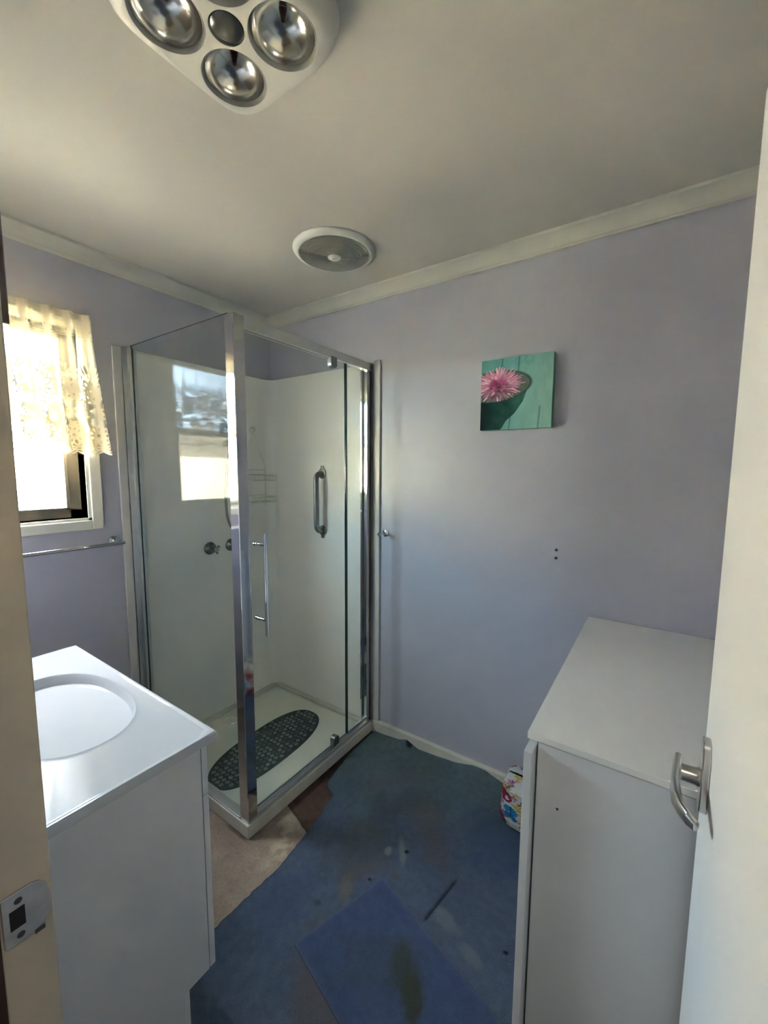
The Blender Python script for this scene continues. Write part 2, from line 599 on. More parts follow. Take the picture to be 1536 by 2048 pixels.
def strike_plate():
    poly = [(-1.679, 0.925), (-1.648, 0.925), (-1.639, 0.921), (-1.632, 0.911), (-1.6285, 0.896), (-1.6285, 0.880),
            (-1.632, 0.864), (-1.639, 0.855), (-1.648, 0.851), (-1.676, 0.851), (-1.679, 0.855)]
    pl = MB().prism(poly, 'yz', 1.430, 1.4322, 0.0006).build('strike_plate', M_steel, jamb)
    pl['label'] = 'worn steel strike plate'
    MB().box(1.4318, 1.4325, -1.672, -1.656, 0.874, 0.902).build('latch_hole', M_black, pl, False)
    m = MB()
    for z in (0.912, 0.862):
        m.lathe([(0.0045, 0), (0.004, 0.0008), (0, 0.001)], (1.4322, -1.662, z), (1, 0, 0), 16)
    m.box(1.4322, 1.4335, -1.648, -1.637, 0.848, 0.8535)
    m.build('plate_screw', M_dark, pl)


strike_plate()

# door, opened flat to the right
DX = 2.192
door = struct(MB().box(DX, DX + 0.036, -1.680, -0.930, 0.020, 2.040, 0.0015).build('door_1', M_door), 'white flush door standing open')


def door_handle():
    hp = []
    for k in range(32):
        a = 2 * PI * k / 32
        c, s_ = math.cos(a), math.sin(a)
        hp.append((-1.005 + 0.022 * math.copysign(abs(c) ** 0.6, c), 1.005 + 0.060 * math.copysign(abs(s_) ** 0.6, s_)))
    pl = MB().prism(hp, 'yz', DX - 0.011, DX, 0.002).build('door_handle', M_satin, door)
    pl['label'] = 'satin chrome lever handle'
    m = MB()
    m.lathe([(0.016, 0), (0.0135, 0.005), (0.0125, 0.028)], (DX - 0.010, -0.992, 0.990), (-1, 0, 0), 24)
    m.build('handle_neck', M_satin, pl)
    # flat blade lever pointing to the hinge side, end curving back to the door
    b = bmesh.new()
    path = [(-0.968, 2.1545, .0175), (-0.985, 2.1530, .0180), (-1.010, 2.1510, .0170), (-1.035, 2.1495, .0155), (-1.060, 2.1510, .014),
            (-1.080, 2.1560, .012), (-1.094, 2.1640, .010), (-1.103, 2.1730, .007)]
    rings = []
    for i, (y, x, hh) in enumerate(path):
        y0, x0 = path[max(i - 1, 0)][:2]; y1, x1 = path[min(i + 1, len(path) - 1)][:2]
        t = Vector((x1 - x0, y1 - y0, 0)).normalized(); nn = Vector((-t.y, t.x, 0))
        th = 0.0068 if i < 5 else 0.005
        zc = 0.990 - 0.002 * i * 0.4
        ring = []
        for k in range(16):
            a = 2 * PI * k / 16
            c, s_ = math.cos(a), math.sin(a)
            off = nn * (th * math.copysign(abs(c) ** .7, c))
            ring.append(b.verts.new((x + off.x, y + off.y, zc + hh * math.copysign(abs(s_) ** .7, s_))))
        rings.append(ring)
    for A, B in zip(rings[:-1], rings[1:]):
        for k in range(16):
            j = (k + 1) % 16
            b.faces.new((A[k], A[j], B[j], B[k]))
    b.faces.new(rings[0][::-1]); b.faces.new(rings[-1])
    bmesh.ops.recalc_face_normals(b, faces=b.faces[:])
    MB().add(b).build('lever', M_satin, pl)


door_handle()


# ------------------------------------------------------------------ carpet
def carpet_colour(X, Y, base, seed, fade=.45):
    n1 = fbm(X, Y, seed, 5)[..., None]; n2 = fbm(X, Y, seed + 3, 60)[..., None]
    n3 = sstep(.42, .66, fbm(X, Y, seed + 9, 3.2))[..., None]
    g = np.array(lin(82, 96, 98)[:3])
    base = base * (1 - fade * n3) + g * fade * n3
    return base * (0.78 + 0.44 * n1) * (0.80 + 0.4 * n2)


def blob(X, Y, cx, cy, rx, ry, ang=0.0, soft=0.5):
    c, s_ = math.cos(ang), math.sin(ang)
    u = ((X - cx) * c + (Y - cy) * s_) / rx
    v = (-(X - cx) * s_ + (Y - cy) * c) / ry
    d = np.sqrt(u * u + v * v) + 1.3 * (fbm(X, Y, int(cx * 100), 22) - .5) + .5 * (fbm(X, Y, int(cx * 70), 90) - .5)
    return (1 - sstep(1 - soft, 1 + soft, d))[..., None]


def carpet():
    ys = np.linspace(-1.70, -0.017, 330)
    t = np.linspace(0, 1, 300) ** 1.25
    edge_y = [-1.70, -1.253, -1.127, -0.868, -0.690, -0.614, -0.500, -0.478, -0.452, -0.40, -0.24, -0.12, -0.060, -0.017]
    edge_x = [1.000, 1.000, 1.000, 1.012, 0.990, 0.978, 0.952, 0.905, 0.878, 0.868, 0.842, 0.836, 0.836, 0.842]
    ex = np.interp(ys, edge_y, edge_x) + 0.006 * (vnoise(ys, ys * 0, 4, 60) - .5)
    X = ex[None, :] + t[:, None] * (2.41 - ex[None, :])
    Y = np.repeat(ys[None, :], len(t), 0)
    Z = np.full_like(X, 0.010) + 0.003 * fbm(X, Y, 2, 9) * (1 - sstep(1.7, 1.88, X))
    # curling against the skirting, and the ruck
    rise = np.interp(X, [0.85, 0.93, 1.0, 1.05, 1.12, 1.22, 1.33, 1.42, 1.49, 1.55, 1.62, 1.8], [0, .004, .012, .030, .006, .010, .022, .042, .045, .030, .010, .0])
    Z = Z + rise * np.exp(np.clip(Y + 0.017, -9, 0) / 0.045)
    for (x0, y0, x1, y1, wd, am) in ((1.05, -0.45, 1.45, -0.05, 0.05, 0.012), (1.0, -0.30, 1.35, -0.10, 0.03, 0.006)):
        L = math.hypot(x1 - x0, y1 - y0)
        du = ((X - x0) * (x1 - x0) + (Y - y0) * (y1 - y0)) / L
        dv = (-(X - x0) * (y1 - y0) + (Y - y0) * (x1 - x0)) / L
        Z = Z + am * np.exp(-(dv / wd) ** 2) * sstep(-.05, .1, du) * (1 - sstep(L - .05, L + .1, du))
    blue = np.array(lin(78, 90, 108)[:3]); teal = np.array(lin(84, 98, 101)[:3])
    w = sstep(-0.55, -0.05, Y + 0.3 * (fbm(X, Y, 31, 4) - .5) - 0.35 * (X - 1.3))[..., None]
    C = carpet_colour(X, Y, blue, 7) * (1 - w) + carpet_colour(X, Y, teal, 8) * w
    olive = np.array(lin(70, 72, 60)[:3]); dirt = np.array(lin(62, 66, 70)[:3]); dust = np.array(lin(128, 134, 132)[:3]); rust = np.array(lin(92, 84, 84)[:3])
    for cx, cy, rx, ry, an, col, am in [
        (1.262, -0.787, .025, .050, 0.5, np.array(lin(112, 104, 80)[:3]), .55), (1.25, -0.36, .16, .07, .7, dirt, .55), (1.42, -0.42, .14, .07, 2.3, rust, .5),
        (1.20, -0.62, .14, .10, 1.2, olive, .45), (1.13, -0.28, .16, .05, .9, rust, .3), (1.36, -0.56, .05, .012, 2.2, dust, .55),
        (1.31, -0.585, .012, .02, .5, dust, .7), (1.41, -1.05, .08, .14, 1.0, rust, .6), (1.60, -0.68, .05, .022, 2.9, dust, .3), (1.72, -0.73, .05, .02, 2.8, dust, .25),
        (1.28, -0.70, .09, .03, .9, rust, .4), (1.12, -0.95, .10, .12, .4, np.array(lin(64, 84, 112)[:3]), .4), (1.66, -0.30, .14, .16, .4, np.array(lin(52, 74, 106)[:3]), .5),
        (1.385, -.655, .018, .012, .4, rust, .6), (1.22, -0.88, .012, .01, 0, dirt, .8)]:
        k = blob(X, Y, cx, cy, rx, ry, an) * am
        C = C * (1 - k) + col * k
    for cx, cy, r in ((1.372, -0.548, .007), (1.318, -0.715, .006), (1.07, -0.02, .018), (1.795, -.66, .006)):
        k = blob(X, Y, cx, cy, r, r, 0, .3)
        C = C * (1 - .85 * k)
    # the slit
    x0, y0, x1, y1 = 1.545, -0.722, 1.577, -0.527
    L = math.hypot(x1 - x0, y1 - y0)
    du = ((X - x0) * (x1 - x0) + (Y - y0) * (y1 - y0)) / L
    dv = (-(X - x0) * (y1 - y0) + (Y - y0) * (x1 - x0)) / L
    k = (np.exp(-(dv / 0.0055) ** 2) * sstep(-.01, .01, du) * (1 - sstep(L - .03, L + .01, du)))
    C = C * (1 - .75 * k[..., None])
    Z = Z - 0.006 * k
    # frayed dark edge
    d = (X - ex[None, :])
    C = C * (1 - 0.25 * np.exp(-d / 0.006))[..., None]
    P = np.stack([X, Y, Z], -1)
    P2 = P.copy()
    P2[0, :, 2] = 0.001                     # turned-down cut edge
    P = np.concatenate([P2[:1], P], 0)
    P[0, :, 0] -= 0.001
    C = np.concatenate([C[:1] * .5, C], 0)
    o = grid_mesh('carpet', P, mat_attr('blue_cut_pile', 0.95, 0.16, 260, 0.5, 420, 0.15), attrs={'Col': C})
    tag(o, 'stained loose-laid blue carpet curling up at the skirting', 'carpet')

    # loose square offcut lying on it
    A = np.array([1.490, -1.078]); B = np.array([1.250, -1.015]); Cc = np.array([1.358, -0.690])
    n = 150
    u = np.linspace(0, 1, n); v = np.linspace(-1.0, 1, 2 * n)
    e1 = Cc - B
    e2 = np.array([1.892, -0.848]) - Cc
    e2 = np.array([e2[0], e2[1]]) * 1.0
    U, V = np.meshgrid(u, np.linspace(0, 1, n), indexing='ij')
    D = np.array([1.892, -0.848]) - Cc + np.array([1.760, -1.250])   # lower right corner
    Dp = np.array([1.770, -1.330]); Dr = np.array([1.875, -0.842])
    Bq = B; Aq = np.array([1.700, -1.420]) - 0
    # quad: B (left), C (apex), Dr (right), bottom = continuing left edge past A
    e = (A - B) / np.linalg.norm(A - B)
    Bt = B + e * 0.52
    X = (B[0] * (1 - U) + Cc[0] * U) * (1 - V) + (Bt[0] * (1 - U) + Dr[0] * U) * V
    Y = (B[1] * (1 - U) + Cc[1] * U) * (1 - V) + (Bt[1] * (1 - U) + Dr[1] * U) * V
    Z = 0.0185 + 0.002 * fbm(X, Y, 6, 12)
    base = np.array(lin(63, 78, 108)[:3])
    C = carpet_colour(X, Y, base, 17, .12)
    ol = np.array(lin(58, 62, 50)[:3])
    for cx, cy, rx, ry, an, am in [(1.605, -.905, .030, .060, .6, .9), (1.545, -.862, .025, .045, .5, .6), (1.56, -.88, .05, .09, .55, .4), (1.48, -.93, .08, .07, .4, .25)]:
        k = blob(X, Y, cx, cy, rx, ry, an) * am
        C = C * (1 - k) + ol * k
    dedge = np.minimum.reduce([U * 0.34, (1 - U) * 0.34, V * .52, (1 - V) * .52])
    ke = np.exp(-dedge / 0.006)[..., None] * (0.4 + 0.6 * fbm(X, Y, 2, 50)[..., None])
    C = C * (1 - .35 * ke) + np.array(lin(120, 130, 146)[:3]) * .35 * ke
    P = np.stack([X, Y, Z], -1)
    P = np.pad(P, ((1, 1), (1, 1), (0, 0)), mode='edge')
    C = np.pad(C, ((1, 1), (1, 1), (0, 0)), mode='edge')
    for sl in (np.s_[0, :], np.s_[-1, :], np.s_[:, 0], np.s_[:, -1]):
        P[sl + (2,)] = 0.0125
        C[sl] *= .45
    o = grid_mesh('carpet_offcut', P, mat_attr('blue_offcut_pile', 0.95, 0.14, 260, 0.5, 420, 0.15), attrs={'Col': C}, flip=True)
    tag(o, 'darker blue square carpet offcut laid on the stained carpet', 'carpet')


carpet()


# ------------------------------------------------------------------ shower
def shower():
    base = thing('shower_tray', 'low cream shower tray with raised hob in the corner', 'shower tray', (0.4, -0.43, 0))
    m = MB()
    m.box(0.002, 0.77, -0.81, -0.002, 0.0, 0.028)
    m.build('pan', M_tray, base, False)
    m = MB()
    m.box(0.765, 0.818, -0.857, -0.002, 0.0, 0.058, 0.004)
    m.box(0.002, 0.769, -0.857, -0.805, 0.0, 0.058, 0.004)
    m.box(0.002, 0.03, -0.81, -0.002, 0.0, 0.05, 0.008)
    m.box(0.028, 0.77, -0.03, -0.002, 0.0, 0.05, 0.008)
    m.build('hob', M_hob, base)
    m = MB()
    m.lathe([(0.038, 0), (0.036, 0.003), (0.028, 0.003), (0.026, 0.0015), (0.012, 0.0015), (0.010, 0.003), (0, 0.0035)], (0.115, -0.44, 0.028), (0, 0, 1), 32)
    m.build('drain', M_chrome, base)

    # liner
    pts = [(0.012, -0.815)]
    for k in range(9):
        a = k / 8 * PI / 2
        pts.append((0.072 - 0.06 * math.cos(a), -0.072 + 0.06 * math.sin(a)))
    pts += [(0.79, -0.012)]
    out = [(0.79, -0.001), (0.001, -0.001), (0.001, -0.815)]
    o = MB().prism(pts + out, 'xy', 0.05, 2.032).build('shower_liner', M_acryl)
    tag(o, 'glossy white acrylic liner sheet around the shower corner', 'wall panel')

    sc = thing('shower_screen', 'chrome framed glass shower screen with pivot door', 'shower screen', (0.81, -0.85, 0.058))
    m = MB()
    m.box(0.757, 0.808, -0.848, -0.801, 0.058, 2.036, 0.0022)
    m.build('corner_post', M_chrome, sc)
    MB().box(0.772, 0.806, -0.801, -0.010, 1.993, 2.033, 0.002).build('header_rail', M_alu, sc)
    m = MB()
    m.box(0.776, 0.806, -0.050, -0.0135, 0.070, 1.993, 0.0015)
    m.box(0.770, 0.780, -0.062, -0.050, 0.085, 1.993, 0.001)
    m.build('wall_jamb', M_chrome, sc)
    m = MB()
    m.box(0.780, 0.806, -0.801, -0.010, 0.058, 0.072, 0.002)
    m.box(0.784, 0.792, -0.801, -0.010, 0.072, 0.088, 0.001)
    m.build('sill_rail', M_alu, sc)
    m = MB()
    m.box(0.014, 0.038, -0.850, -0.838, 0.058, 2.034, 0.001).box(0.014, 0.038, -0.832, -0.818, 0.058, 2.034, 0.001)
    m.box(0.012, 0.020, -0.870, -0.815, 0.058, 2.034, 0.001)
    m.build('wall_channel', M_alu, sc)
    MB().box(0.02, 0.757, -0.852, -0.815, 0.056, 0.066, 0.001).build('side_sill', M_alu, sc)

    def pane(nm, x0, x1, y0, y1, z0, z1):
        mm = MB()
        mm.box(x0, x1, y0, y1, z0, z1)
        thin_x = (x1 - x0) < (y1 - y0)
        for f in mm.bm.faces:
            n = f.normal
            f.normal_update()
            n = f.normal
            f.material_index = 0 if (abs(n.x) if thin_x else abs(n.y)) > .5 else 1
        return mm.build(nm, [M_glass, M_glassedge], sc, False)
    p = pane('side_pane', 0.030, 0.760, -0.838, -0.832, 0.062, 2.044)
    p = pane('door_pane', 0.792, 0.798, -0.797, -0.216, 0.090, 1.990)
    p = pane('fixed_pane', 0.788, 0.794, -0.206, -0.048, 0.080, 1.994)
    MB().box(0.789, 0.800, -0.216, -0.206, 0.09, 1.992, 0.001).build('seal_strip', M_glassedge, sc)
    for z0, z1, up in ((1.948, 2.000, 1), (0.086, 0.136, 0)):
        h = []
        for k in range(13):
            a = k / 12 * PI
            h.append((-0.312 + 0.021 * math.cos(a), (z0 + .02 - .02 * math.sin(a)) if up else (z1 - .02 + .02 * math.sin(a))))
        h += [(-0.333, z1), (-0.291, z1)] if up else [(-0.333, z0), (-0.291, z0)]
        MB().prism(h, 'yz', 0.786, 0.812, 0.002).build('pivot_hinge', M_grabgrey, sc)
    hd = MB().tube([(0.852, -0.764, 0.828), (0.852, -0.764, 1.238)], 0.0085, 20).build('door_handle', M_chrome, sc)
    for z in (1.190, 0.890):
        m = MB()
        m.lathe([(0.0085, 0), (0.0085, 0.006), (0.006, 0.007), (0.006, 0.050)], (0.798, -0.764, z), (1, 0, 0), 20)
        m.lathe([(0, 0), (0.007, 0.001), (0.0085, 0.004), (0.0085, 0.012)], (0.780, -0.764, z), (1, 0, 0), 20)
        m.build('handle_standoff', M_chrome, hd)
    st = MB().box(0.001, 0.013, -0.908, -0.871, 0.0, 2.034, 0.002).build('trim_4', M_strip)
    struct(st, 'white cover strip on the window wall beside the shower')
    st = MB().box(0.8185, 0.858, -0.012, -0.0005, 0.074, 2.045, 0.002).build('trim_5', M_strip)
    struct(st, 'white cover strip between shower and canvas wall')


shower()


def shower_fittings():
    # grab rail on the canvas wall, inside the shower
    g = thing('grab_rail', 'short grey grab rail fixed vertically inside the shower', 'grab rail', (0.452, -0.012, 1.29))
    pts = [(0.452, -0.016, 1.458)]
    for k in range(9):
        a = k / 8 * PI / 2
        pts.append((0.452, -0.030 - 0.035 * math.sin(a), 1.458 - 0.035 * (1 - math.cos(a)) - .0))
    for k in range(9):
        a = k / 8 * PI / 2
        pts.append((0.452, -0.065 + 0.035 * (1 - math.cos(a)), 1.157 - 0.035 * math.sin(a)))
    pts.append((0.452, -0.016, 1.122))
    MB().tube(pts, 0.0155, 20).build('bar', M_grabgrey, g)
    for z in (1.458, 1.122):
        m = MB()
        m.lathe([(0.030, 0), (0.030, 0.004), (0.024, 0.007), (0.0165, 0.008)], (0.452, -0.012, z), (0, -1, 0), 28)
        m.box(0.440, 0.464, -0.016, -0.012, z - .045 if z < 1.3 else z, z if z < 1.3 else z + .045, 0.0015)
        m.build('wall_flange', M_grabgrey, g)

    lab = ['star-handled shower tap, fully visible through the side glass', 'shower tap half hidden behind the chrome post']
    for i, y in enumerate((-0.465, -0.330)):
        t = thing('shower_tap', lab[i], 'tap', (0.012, y, 1.035), 'taps on the shower liner')
        MB().lathe([(0.036, 0), (0.035, 0.006), (0.028, 0.016), (0.018, 0.022), (0.016, 0.032)], (0.012, y, 1.035), (1, 0, 0), 32).build('flange', M_grabgrey, t)
        m = MB()
        m.lathe([(0.017, 0), (0.018, 0.006), (0.015, 0.030), (0, 0.033)], (0.044, y, 1.035), (1, 0, 0), 24)
        for k in range(4):
            a = k * PI / 2 + .5
            m.tube([(0.060, y, 1.035), (0.062, y + .03 * math.cos(a), 1.035 + .03 * math.sin(a))], [.008, .006], 10)
        m.build('handle', M_grabgrey, t)

    h = thing('hand_shower', 'grey shower hose looping out behind the chrome post', 'shower hose', (0.012, -0.30, 1.45))
    pts = []
    ctrl = [(0.05, -0.345, 1.62), (0.055, -0.375, 1.42), (0.06, -0.386, 1.306), (0.06, -0.380, 1.22), (0.06, -0.360, 1.155), (0.06, -0.330, 1.118), (0.05, -0.300, 1.125), (0.03, -0.285, 1.16)]
    for i in range(len(ctrl) - 1):
        p0 = Vector(ctrl[max(i - 1, 0)]); p1 = Vector(ctrl[i]); p2 = Vector(ctrl[i + 1]); p3 = Vector(ctrl[min(i + 2, len(ctrl) - 1)])
        for k in range(8):
            t = k / 8
            pts.append(0.5 * ((2 * p1) + (p2 - p0) * t + (2 * p0 - 5 * p1 + 4 * p2 - p3) * t * t + (3 * p1 - p0 - 3 * p2 + p3) * t ** 3))
    pts.append(Vector(ctrl[-1]))
    MB().tube(pts, 0.0075, 12).build('hose', M_grabgrey, h)
    m = MB()
    m.lathe([(0.024, 0), (0.024, 0.006), (0.012, 0.010), (0.012, 0.022), (0, 0.024)], (0.012, -0.285, 1.165), (1, 0, 0), 24)
    m.build('outlet', M_grabgrey, h)
    m = MB()
    m.lathe([(0.011, 0), (0.013, 0.08), (0.035, 0.11), (0.036, 0.125), (0, 0.13)], (0.05, -0.344, 1.60), (0.25, 0.05, 1), 24)
    m.box(0.012, 0.052, -0.36, -0.33, 1.61, 1.64, 0.004)
    m.build('shower_head', M_grabgrey, h)

    # wire caddy hanging on the liner in the corner
    c = thing('shower_caddy', 'faint white wire caddy hanging in the shower corner', 'shower caddy', (0.015, -0.15, 1.30))
    m = MB()
    r = 0.0022
    yl, yr = -0.240, -0.070
    m.tube([(0.02, yl, 1.25), (0.02, yl, 1.50), (0.02, -0.155, 1.715), (0.02, yr, 1.50), (0.02, yr, 1.25)], r, 8)
    for z in (1.475, 1.447, 1.412, 1.32, 1.282):
        m.tube([(0.02, yl, z), (0.02, yr, z)], r, 8)
    m.build('back_frame', M_wire, c)
    for z in (1.412, 1.282):
        m = MB()
        for zz in (z, z + .03):
            m.tube([(0.02, yl, zz), (0.11, yl, zz), (0.11, yr, zz), (0.02, yr, zz)], r, 8)
        for k in range(9):
            y = yl + (yr - yl) * k / 8
            m.tube([(0.02, y, z), (0.11, y, z), (0.11, y, z + .03)], r * .8, 6)
        m.build('basket', M_wire, c)
    MB().lathe([(0.020, 0), (0.018, 0.006), (0.007, 0.012), (0.006, 0.02), (0, 0.022)], (0.012, -0.155, 1.718), (1, 0, 0), 20).build('hook', M_wire, c)

    # rubber shower mat : rounded oblong with suction bumps
    rng = random.Random(4)
    cx, cy, a_, b_ = 0.462, -0.452, 0.150, 0.342
    m = MB()
    poly = []
    for k in range(72):
        t = 2 * PI * k / 72
        c_, s_ = math.cos(t), math.sin(t)
        n = 2.5
        poly.append((cx + a_ * math.copysign(abs(c_) ** (2 / n), c_) - 0.10 * b_ * s_ * 0.5, cy + b_ * math.copysign(abs(s_) ** (2 / n), s_)))
    m.prism(poly, 'xy', 0.0282, 0.0315, 0.001)
    step = 0.030
    for i in range(-6, 7):
        for j in range(-13, 14):
            x, y = i * step * .92 + (j % 2) * step * .46, j * step * .88
            if (abs(x) / (a_ - .012)) ** 2.5 + (abs(y) / (b_ - .012)) ** 2.5 > 1:
                continue
            xx = cx + x - 0.05 * y
            yy = cy + y
            if rng.random() < .62:
                m.lathe([(0.0105, 0.0), (0.0105, 0.0022), (0.006, 0.0036), (0.0045, 0.0010), (0, 0.0010)], (xx, yy, 0.0315), (0, 0, 1), 10, mi=1)
            else:
                m.lathe([(0.012, 0.0), (0.009, 0.003), (0, 0.004)], (xx, yy, 0.0315), (0, 0, 1), 8, mi=2)
    o = m.build('shower_mat', [mat('mat_rubber', lin(62, 70, 66), 0.55, var=0.2, vscale=30), mat('mat_suction_cup', lin(120, 132, 126), 0.35, var=0.2, vscale=50),
                               mat('mat_bump', lin(84, 92, 88), 0.4, var=0.3, vscale=50)])
    tag(o, 'dark grey oval rubber bath mat on the shower tray', 'bath mat')


shower_fittings()


# ------------------------------------------------------------------ vanity
def vanity():
    v = thing('vanity_unit', 'white vanity unit with moulded basin top beside the doorway', 'vanity', (0.76, -1.42, 0))
    zt = 0.820
    x0, x1, y0, y1 = 0.314, 1.203, -1.624, -1.221
    cx, cy, a_, b_ = 0.768, -1.412, 0.252, 0.150
    N = 96
    b = bmesh.new()

    def rect(th, e=0.0, z=zt):
        # corner-exact rectangle ring
        c, s_ = math.cos(th), math.sin(th)
        X1 = (x1 - e - cx) if c > 0 else (cx - x0 - e)
        Y1 = (y1 - e - cy) if s_ > 0 else (cy - y0 - e)
        k = min(X1 / abs(c) if abs(c) > 1e-9 else 9, Y1 / abs(s_) if abs(s_) > 1e-9 else 9)
        return (cx + k * c, cy + k * s_, z)

    ths = [2 * PI * i / N for i in range(N)]
    corners = [math.atan2(yy - cy, xx - cx) % (2 * PI) for xx in (x0, x1) for yy in (y0, y1)]
    for c in corners:
        i = min(range(N), key=lambda q: abs(((ths[q] - c + PI) % (2 * PI)) - PI))
        ths[i] = c
    rings = []

    def ring(fn):
        rings.append([b.verts.new(fn(t)) for t in ths])

    def ell(f, z, dx=0.0, n=2.25):
        def g(t):
            c, s_ = math.cos(t), math.sin(t)
            # angle-matched superellipse
            r = (abs(c / a_) ** n + abs(s_ / b_) ** n) ** (-1 / n)
            return (cx + dx + f * r * c, cy + f * r * s_, z)
        return g
    ring(lambda t: rect(t, 0.004, zt - 0.026))
    ring(lambda t: rect(t, 0.0, zt - 0.024))
    ring(lambda t: rect(t, 0.0, zt - 0.003))
    ring(lambda t: rect(t, 0.002, zt))
    ring(lambda t: rect(t, 0.008, zt))
    ring(lambda t: rect(t, 0.011, zt - 0.0018))
    ring(lambda t: rect(t, 0.016, zt - 0.002))
    ring(ell(1.06, zt - 0.002))
    ring(ell(1.015, zt - 0.0008))
    ring(ell(1.0, zt + 0.0003))
    ring(ell(0.985, zt - 0.003))
    ring(ell(0.965, zt - 0.012))
    ring(ell(0.90, zt - 0.045))
    ring(ell(0.80, zt - 0.082))
    ring(ell(0.66, zt - 0.108))
    ring(ell(0.48, zt - 0.124))
    ring(ell(0.28, zt - 0.132))
    ring(ell(0.09, zt - 0.136))
    for A, B in zip(rings[:-1], rings[1:]):
        for i in range(N):
            j = (i + 1) % N
            b.faces.new((A[i], A[j], B[j], B[i]))
    b.faces.new(rings[-1])
    b.faces.new(rings[0][::-1])
    bmesh.ops.recalc_face_normals(b, faces=b.faces[:])
    top = MB().add(b).build('basin_top', M_basin, v, angle=34)
    MB().lathe([(0.022, 0.004), (0.021, 0.006), (0.014, 0.005), (0, 0.003)], (cx, cy, zt - 0.139), (0, 0, 1), 24).build('waste', M_chrome, top)
    m = MB()
    kick = 0.128
    poly = [(-1.624, 0.015), (-1.318, 0.015), (-1.318, kick - 0.0), (-1.245, kick), (-1.245, zt - 0.026), (-1.624, zt - 0.026)]
    m.prism(poly, 'yz', 1.147, 1.165)
    m.prism(poly, 'yz', 0.330, 0.348)
    m.box(0.348, 1.147, -1.624, -1.245, kick, kick + 0.016)
    m.box(0.348, 1.147, -1.624, -1.612, kick, zt - 0.026)
    m.build('carcass', M_lam, v, False)
    MB().box(0.3305, 1.1650, -1.3175, -1.302, 0.015, kick - 0.001, 0.001).build('kickboard', M_lam, v)
    MB().box(0.3305, 1.1648, -1.2425, -1.2265, 0.636, zt - 0.030, 0.0012).build('drawer_front', M_lam, v)
    for xa, xb in ((0.3305, 0.7465), (0.7490, 1.1648)):
        MB().box(xa, xb, -1.2425, -1.2265, kick, 0.633, 0.0012).build('door', M_lam, v)


vanity()


def white_cabinet():
    c = thing('storage_cabinet', 'tall white storage cabinet behind the open door', 'cabinet', (2.13, -0.45, 0))
    m = MB()
    m.box(1.911, 2.390, -0.896, -0.878, 0.0165, 0.886, 0.0008).box(1.911, 2.390, -0.036, -0.018, 0.0165, 0.886, 0.0008)
    m.box(2.374, 2.390, -0.878, -0.036, 0.0165, 0.886).box(1.913, 2.374, -0.878, -0.036, 0.06, 0.076).box(1.93, 1.945, -0.878, -0.036, 0.016, 0.06)
    m.box(1.911, 1.925, -0.878, -0.036, 0.82, 0.886)
    m.build('carcass', M_cabside, c)
    MB().box(1.888, 2.392, -0.899, -0.017, 0.8885, 0.904, 0.001).build('top', M_cabtop, c)
    MB().box(1.8890, 1.9065, -0.928, -0.020, 0.055, 0.8760, 0.0012).build('door', M_cabside, c)
    MB().lathe([(0.003, 0), (0.002, 0.0015), (0, 0.002)], (1.957, -0.896, 0.748), (0, -1, 0), 12).build('screw_cover', M_screw, c)


white_cabinet()


def wall_cupboard():
    c = thing('wall_cupboard', 'dark brown shallow wall cupboard above the vanity', 'wall cupboard', (0.85, -1.60, 1.715))
    MB().box(0.50, 1.200, -1.624, -1.575, 1.717, 2.23, 0.002).build('body', M_cabbrown, c)
    for xa, xb in ((0.502, 0.849), (0.851, 1.199)):
        MB().box(xa, xb, -1.574, -1.560, 1.718, 2.229, 0.002).build('door', M_cabbrown, c)


wall_cupboard()


